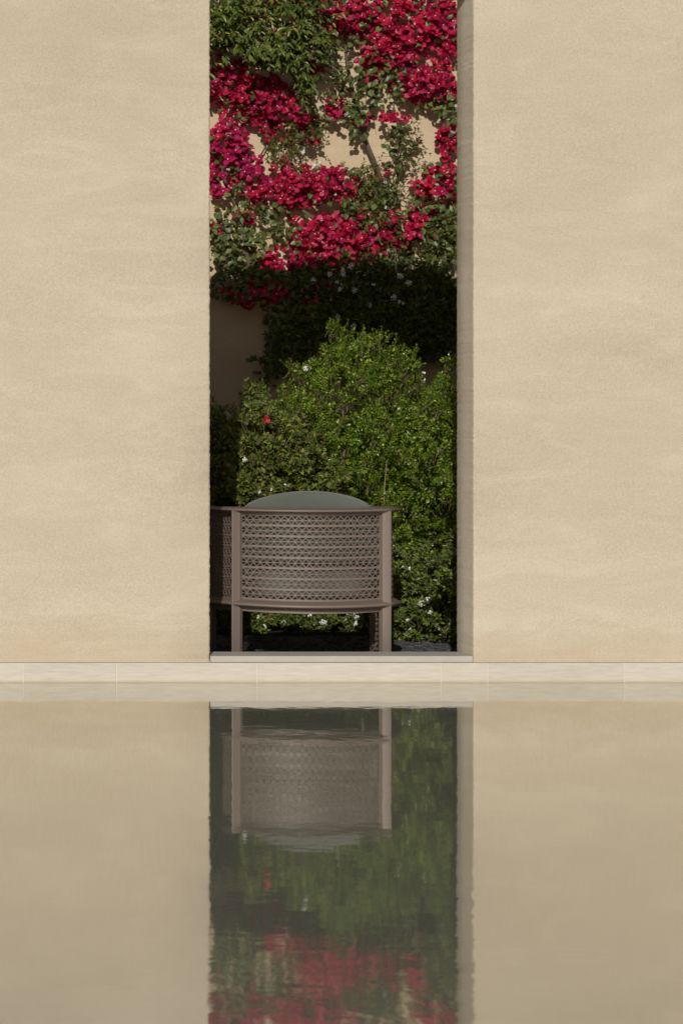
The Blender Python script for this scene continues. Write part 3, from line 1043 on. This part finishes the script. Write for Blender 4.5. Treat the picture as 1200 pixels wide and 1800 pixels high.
put_heads(dull, [(488, 748, 1, 1.0), (430, 808, 1, 1.0), (456, 865, 1, .9), (460, 700, 4, 1.0), (477, 860, 3, .9), (500, 853, 3, .9)], lambda x, y: LS.depth(x, y) or 9.1, 0.06)
DK = Lobes([(375, 780, 8.75, 40, 84, .24), (340, 800, 8.8, 50, 100, .26), (270, 800, 8.8, 70, 100, .26), (372, 900, 8.7, 40, 80, .24), (300, 930, 8.7, 70, 90, .26)])
shrub('shaded_shrub', 'dark shrub in the shadow of the left wall behind the armchair', DK, 620, leaf_small(0.034, 0.019, 0.2, 0.12), 14, M['lantana'], up=0.5, length=(.09, .17), spread=1.15, core=0.35, jitter=.4)
LA = Lobes([(828, 985, 8.0, 34, 70, .2), (775, 985, 8.66, 50, 60, .22), (712, 1000, 8.72, 46, 60, .22), (840, 990, 8.25, 70, 70, .22), (750, 1070, 8.64, 60, 64, .20), (822, 1074, 8.48, 60, 60, .18), (690, 1068, 8.74, 44, 60, .2),
            (640, 1056, 9.36, 74, 46, .2), (560, 1058, 9.38, 70, 44, .2), (480, 1058, 9.38, 70, 44, .2), (400, 1056, 9.36, 70, 46, .2), (330, 1056, 9.36, 90, 50, .2), (400, 1090, 9.22, 40, 30, .16), (450, 1091, 9.22, 44, 30, .16), (510, 1092, 9.22, 44, 30, .16), (570, 1092, 9.22, 44, 30, .16), (630, 1091, 9.22, 44, 30, .16), (680, 1090, 9.1, 40, 26, .16), (480, 980, 9.40, 100, 60, .22), (600, 980, 9.40, 90, 60, .22), (690, 960, 9.0, 50, 60, .22)])
lan = shrub('lantana_shrub', 'low spreading shrub with white flower heads at the foot of the bed', LA, 3600, leaf_small(0.031, 0.0165, 0.2, 0.14), 11, M['lantana'], up=0.45, length=(.05, .10), spread=1.2, core=0.2, jitter=.40, front=0.9, clump=4, csize=0.014, bough=((.045, .075), .098))
put_heads(lan, [(568, 1095, 2, 1.05), (499, 1095, 0, 1.1), (465, 1102, 4, 1.1), (545, 1081, 4, 1.1), (620, 1078, 0, 1.0), (628, 1086, 2, .9), (625, 1096, 4, 1.1), (612, 1078, 4, 1), (740, 1061, 2, .95), (753, 1054, 0, 1.0), (755, 1077, 0, .9), (720, 1105, 1, .8), (715, 1089, 4, 1), (709, 996, 3, 1.1), (719, 1000, 3, 1.1), (454, 1084, 3, 1), (786, 998, 4, .9), (790, 1096, 3, 1), (770, 1104, 3, 1)], lambda x, y: LA.depth(x, y) or 8.9, 0.05)
# bloom heads standing on the tall shrub, and one red flower on the dull shrub
put_heads(bpy.data.objects['myrtle_shrub'], [(537, 647, 2, .95), (744, 655, 3, 1.1), (745, 668, 4, .9), (700, 718, 3, .8)], lambda x, y: MY.depth(x, y) or 9.3, 0.05)
rd = LS.depth(466, 748) or 8.5
v, f, mi = FL[2]
fr = part('red_flower', np_mesh('red_flower', np.array(v), np.array(f), [M['redpetal'], M['white']], mi), None)
fr.location = Vector(P(466, 740, rd - 0.09))
fr.rotation_euler = (-.3, .5, .2)
fr.scale = (.7, .7, .7)
tag(fr, 'single red flower on the dull green shrub', 'flower')
# dry upright stem behind the chair's corner
p0 = P(674, 900, 8.50)
ds = empty('dry_stem', tuple(p0))
bb = MB()
bb.tube([(0, 0, -0.70), (0, 0, 0.0), (0.004, 0, 0.12), (0.016, 0, 0.26)], [0.003, 0.003, 0.0026, 0.0015], 5)
bb.build('stalk', M['drystem'], ds)
bb = MB()
bb.tube([(0.003, 0, 0.10), (0.04, -0.01, 0.105)], [0.0016, 0.001], 5)
bb.build('side_twig', M['drystem'], ds)
tag(ds, 'dry bare brown stalk standing upright behind the right corner of the armchair', 'dry stalk')

# slate chips on the bed in front of the plants
N = 5200
cx, cy = rng.uniform(1.0, 3.4, N), rng.uniform(7.37, 8.8, N)
tplc = (np.array([(-.5, -.35, 0), (.5, -.45, 0), (.6, .3, 0), (-.45, .4, 0), (-.4, -.3, .16), (.42, -.38, .2), (.5, .25, .22), (-.38, .34, .14)], float),
        np.array([(0, 1, 5), (0, 5, 4), (1, 2, 6), (1, 6, 5), (2, 3, 7), (2, 7, 6), (3, 0, 4), (3, 4, 7), (4, 5, 6), (4, 6, 7)]))
an = rng.uniform(0, 6.28, N)
v, f = scatter(tplc, np.stack([cx, cy, np.full(N, GZ + 0.001) + rng.uniform(0, .006, N)], 1), np.stack([np.cos(an), np.sin(an), rng.normal(0, .12, N)], 1), np.stack([rng.normal(0, .15, N), rng.normal(0, .15, N), np.ones(N)], 1), rng.uniform(.018, .045, N))
tag(part('slate_chips', np_mesh('slate_chips', v, f, [M['slate']]), None), 'dark slate chips covering the bed behind the doorway', 'gravel', kind='stuff')


# ------------------------------------------------------------------ the armchair, seen from behind
CX, CY = 1.632, 7.780
chair = empty('lounge_armchair', (CX, CY, GZ))
chair.rotation_euler.z = math.radians(-4.5)
tag(chair, 'taupe metal lounge armchair with perforated back and grey-green cushions seen from behind', 'armchair')
RL, RR = np.array((-0.3218, -0.31)), np.array((0.3218, -0.31))     # rear legs in plan
FLg, FR = np.array((-0.385, 0.31)), np.array((0.385, 0.31))        # front legs


def arc(A, B, sag, n=24):
    """plan curve bulging to the right of A->B"""
    d = (B - A) / np.linalg.norm(B - A)
    nr = np.array((d[1], -d[0]))
    return [A + (B - A) * t_ + nr * 4 * sag * t_ * (1 - t_) for t_ in np.linspace(0, 1, n + 1)]


left = arc(FLg, RL, 0.062)
back = arc(RL, RR, 0.090, 40)
right = arc(RR, FR, 0.062)
front = arc(FR, FLg, 0.02)


def ztop(p):
    q_ = p[1] + 0.31
    return 0.704 - GZ + (0.03 * q_ if q_ < 0 else -0.022 * q_)


def zlow(p):
    q_ = p[1] + 0.31
    return 0.2932 - GZ + (0.055 * q_ if q_ < 0 else -0.055 * q_)


def normals(path, closed=False):
    out = []
    n = len(path)
    for i in range(n):
        ts = []
        if i > 0 or closed:
            t_ = path[i] - path[i - 1]
            ts.append(t_ / max(1e-9, np.linalg.norm(t_)))
        if i < n - 1 or closed:
            t_ = path[(i + 1) % n] - path[i]
            ts.append(t_ / max(1e-9, np.linalg.norm(t_)))
        ns = [np.array((t_[1], -t_[0])) for t_ in ts]
        m = sum(ns)
        m = m / np.linalg.norm(m)
        out.append(m / max(0.55, float(m @ ns[0])))
    return out


def rail(name, path, zf, section, closed=False, mat=None):
    b = MB()
    nn = normals(path, closed)
    rows = []
    for p, n in zip(path, nn):
        rows.append([(p[0] + n[0] * o_, p[1] + n[1] * o_, zf(p) + u_) for o_, u_ in section])
    if closed:
        rows.append(rows[0])
    b.grid(rows, True, not closed)
    return b.build(name, mat or M['metal'], chair, smooth=True, angle=40)


def lens(out, inn, hh):
    """flattened blade profile, blunt rounded nose outwards"""
    pts = []
    for k in range(7):
        q = -math.pi / 2 + math.pi * k / 6
        pts.append((out - hh * .55 + hh * .55 * math.cos(q), hh * .42 * math.sin(q)))
    pts += [(0.0, hh), (-inn * .5, hh * .98), (-inn, hh * .6), (-inn, -hh * .6), (-inn * .5, -hh * .98), (0.0, -hh)]
    return pts


path_top = left[:-1] + back[:-1] + right
rail('top_rail', path_top, ztop, lens(0.030, 0.026, 0.0125))
path_low = left[:-1] + back[:-1] + right[:-1] + front[:-1]
rail('seat_rail', path_low, zlow, lens(0.032, 0.03, 0.0195), True)
# thin inner seat frame just under the rail
b = MB()
nn = normals(path_low, True)
rows = [[(p[0] + n[0] * o_, p[1] + n[1] * o_, zlow(p) + u_) for o_, u_ in ((-0.012, -0.018), (-0.012, -0.033), (-0.035, -0.033), (-0.035, -0.018))] for p, n in zip(path_low, nn)]
rows.append(rows[0])
b.grid(rows, True)
b.build('seat_frame', M['metal'], chair)

# legs: blades turned to the corner of the plan
for k, (c, ax) in enumerate(((RL, (-0.62, -0.78)), (RR, (0.62, -0.78)), (FLg, (-0.75, 0.66)), (FR, (0.75, 0.66)))):
    ax = np.array(ax) / np.linalg.norm(ax)
    sd = np.array((-ax[1], ax[0]))
    sec = [(0.0275 + 0.005 * math.cos(q), 0.005 * math.sin(q)) for q in np.linspace(-math.pi / 2, math.pi / 2, 6)]
    sec += [(0.004, 0.0225), (-0.016, 0.0225), (-0.022, 0.016), (-0.022, -0.016), (-0.016, -0.0225), (0.004, -0.0225)]
    b = MB()
    top = ztop(c) - 0.004
    rows = [[(c[0] + (ax[0] * u_ + sd[0] * w_) * s_, c[1] + (ax[1] * u_ + sd[1] * w_) * s_, z) for u_, w_ in sec] for z, s_ in ((0.012, .96), (0.2, 1.0), (0.45, 1.0), (top, 1.0))]
    b.grid(rows, True, True)
    lg = b.build('leg', M['metal'], chair, smooth=True, angle=35)
    b = MB()
    b.tube([(c[0], c[1], 0), (c[0], c[1], 0.0125)], 0.014, 12)
    b.build('glide', M['bronze'], lg)


# perforated panels: bars and zigzag struts, cut as open triangles
def panel(name, path, skip0, skip1, inset=0.010, pitch=0.0300):
    pts = [p - n * inset for p, n in zip(path, normals(path))]
    s = np.concatenate([[0], np.cumsum([np.linalg.norm(q - p) for p, q in zip(pts[:-1], pts[1:])])])
    arr = np.array(pts)
    s0, s1 = skip0, s[-1] - skip1
    ncol = max(2, int(round((s1 - s0) / pitch)))
    th = 0.0032

    def at(u, v, side):
        q = s0 + (s1 - s0) * u
        x, y = np.interp(q, s, arr[:, 0]), np.interp(q, s, arr[:, 1])
        x2, y2 = np.interp(q + .004, s, arr[:, 0]), np.interp(q + .004, s, arr[:, 1])
        x1, y1 = np.interp(q - .004, s, arr[:, 0]), np.interp(q - .004, s, arr[:, 1])
        t_ = np.array((x2 - x1, y2 - y1))
        t_ /= np.linalg.norm(t_)
        n = np.array((t_[1], -t_[0]))
        p = np.array((x, y))
        zl, zt = zlow(p) + 0.012, ztop(p) - 0.008
        return (x + n[0] * side * th / 2, y + n[1] * side * th / 2, zl + (zt - zl) * v)

    b = MB()

    def strip(v0, v1):
        m = ncol
        rows = [[at(k / m, v0, 1), at(k / m, v1, 1), at(k / m, v1, -1), at(k / m, v0, -1)] for k in range(m + 1)]
        b.grid(rows, True, True)

    def strut(ua, va, ub, vb, wdt):
        w_ = wdt / (s1 - s0)
        q = []
        for side in (1, -1):
            q += [at(max(0, ua - w_), va, side), at(min(1, ua + w_), va, side), at(min(1, ub + w_), vb, side), at(max(0, ub - w_), vb, side)]
        b.add(q, [(0, 1, 2, 3), (7, 6, 5, 4), (0, 4, 5, 1), (1, 5, 6, 2), (2, 6, 7, 3), (3, 7, 4, 0)])

    NP = 8
    lo, hi = 0.028, 0.972
    pp = (hi - lo) / NP
    strip(0.0, lo + pp * 0.098)
    for i in range(NP):
        z0 = lo + i * pp
        a0, a1, b0, b1 = z0 + .098 * pp, z0 + .462 * pp, z0 + .538 * pp, z0 + .902 * pp
        strip(a1, b0)
        strip(b1, z0 + pp * 1.098 if i < NP - 1 else 1.0)
        for k in range(ncol):
            u0, um, u1 = k / ncol, (k + .5) / ncol, (k + 1) / ncol
            for (va, vb) in ((a1, a0), (b0, b1)):        # nodes sit on the thin bar, points reach the thick ones
                strut(u0, va, um, vb, 0.0025)
                strut(um, vb, u1, va, 0.0025)
    strip_l = 0.004 / (s1 - s0)
    for u0 in (0.0, 1.0):
        ua, ub = (0, strip_l) if u0 == 0 else (1 - strip_l, 1)
        b.add([at(ua, 0, 1), at(ub, 0, 1), at(ub, 1, 1), at(ua, 1, 1), at(ua, 0, -1), at(ub, 0, -1), at(ub, 1, -1), at(ua, 1, -1)],
              [(0, 1, 2, 3), (7, 6, 5, 4), (0, 4, 5, 1), (1, 5, 6, 2), (2, 6, 7, 3), (3, 7, 4, 0)])
    return b.build(name, M['metal'], chair)


panel('back_panel', back, 0.016, 0.016)
panel('side_panel', left, 0.016, 0.016)
panel('side_panel', right, 0.016, 0.016)


# cushions
def back_y(x):
    return -0.31 - 0.090 * 4 * (0.5 + x / 0.6436) * (0.5 - x / 0.6436)


bc = MB()
rows = []
zc, hz = 0.558, 0.2276
nz, nu = 26, 56
for i in range(nz + 1):
    s = i / nz
    z = 0.470 + (zc + hz - 0.470) * math.sin(s * math.pi / 2)
    hw = 0.405 * math.sqrt(max(0.0, 1 - ((z - zc) / hz) ** 2))
    hw = 1 / ((1 / max(hw, 1e-3)) ** 8 + (1 / 0.312) ** 8) ** 0.125
    f_low = min(1.0, 0.55 + (z - 0.470) / 0.06 * 0.45)
    th = 0.085 * f_low * min(1.0, math.sqrt(max(0.0, (zc + hz - z) / 0.075)))
    th = max(th, 0.0005)
    ring = []
    for j in range(nu):
        q = 2 * math.pi * j / nu
        cq, sq = math.cos(q), math.sin(q)
        x = hw * math.copysign(abs(cq) ** 0.75, cq)
        y = th * math.copysign(abs(sq) ** 0.6, sq) * (1 - 0.35 * (abs(x) / 0.32) ** 4)
        ring.append((x, back_y(x * 0.92) + 0.105 + y + 0.06 * (z - 0.470), z - GZ))
    rows.append(ring)
bc.grid(rows, True, True)
bco = bc.build('back_cushion', M['fabric'], chair, smooth=True, angle=60)
pi_ = MB()
pts = [(-0.318 + 0.636 * k / 40, 0, 0) for k in range(41)]
pts2 = []
for (x, _, _) in pts:
    z = zc + hz * math.sqrt(max(0.0, 1 - (x / 0.405) ** 2)) - 0.010
    th = 0.085 * min(1.0, math.sqrt(0.010 / 0.075))
    pts2.append((x, back_y(x * 0.92) + 0.105 - th * 1.0 + 0.06 * (z - 0.470), z - GZ))
pi_.tube(pts2, 0.0032, 6)
pi_.build('piping', M['fabric'], bco, smooth=True)

sc_ = MB()
rows = []
zs0, zs1 = 0.312 - GZ, 0.456 - GZ
for i in range(15):
    s = i / 14
    z = zs0 + (zs1 - zs0) * s
    k = (1 - abs(2 * s - 1) ** 4) ** 0.25 if 0 < i < 14 else 0.0
    k = 0.80 + 0.20 * k if 0 < i < 14 else 0.80
    ring = []
    for j in range(64):
        q = 2 * math.pi * j / 64
        cq, sq = math.cos(q), math.sin(q)
        ex = 0.42
        x = 0.296 * k * math.copysign(abs(cq) ** ex, cq)
        y = 0.32 * k * math.copysign(abs(sq) ** ex, sq) + 0.0
        if y < 0:
            y -= 0.062 * (1 - (x / 0.33) ** 2) * min(1, -y / 0.2)
        ring.append((x, y, z))
    rows.append(ring)
sc_.grid(rows, True, True)
sc_.build('seat_cushion', M['fabric'], chair, smooth=True, angle=60)
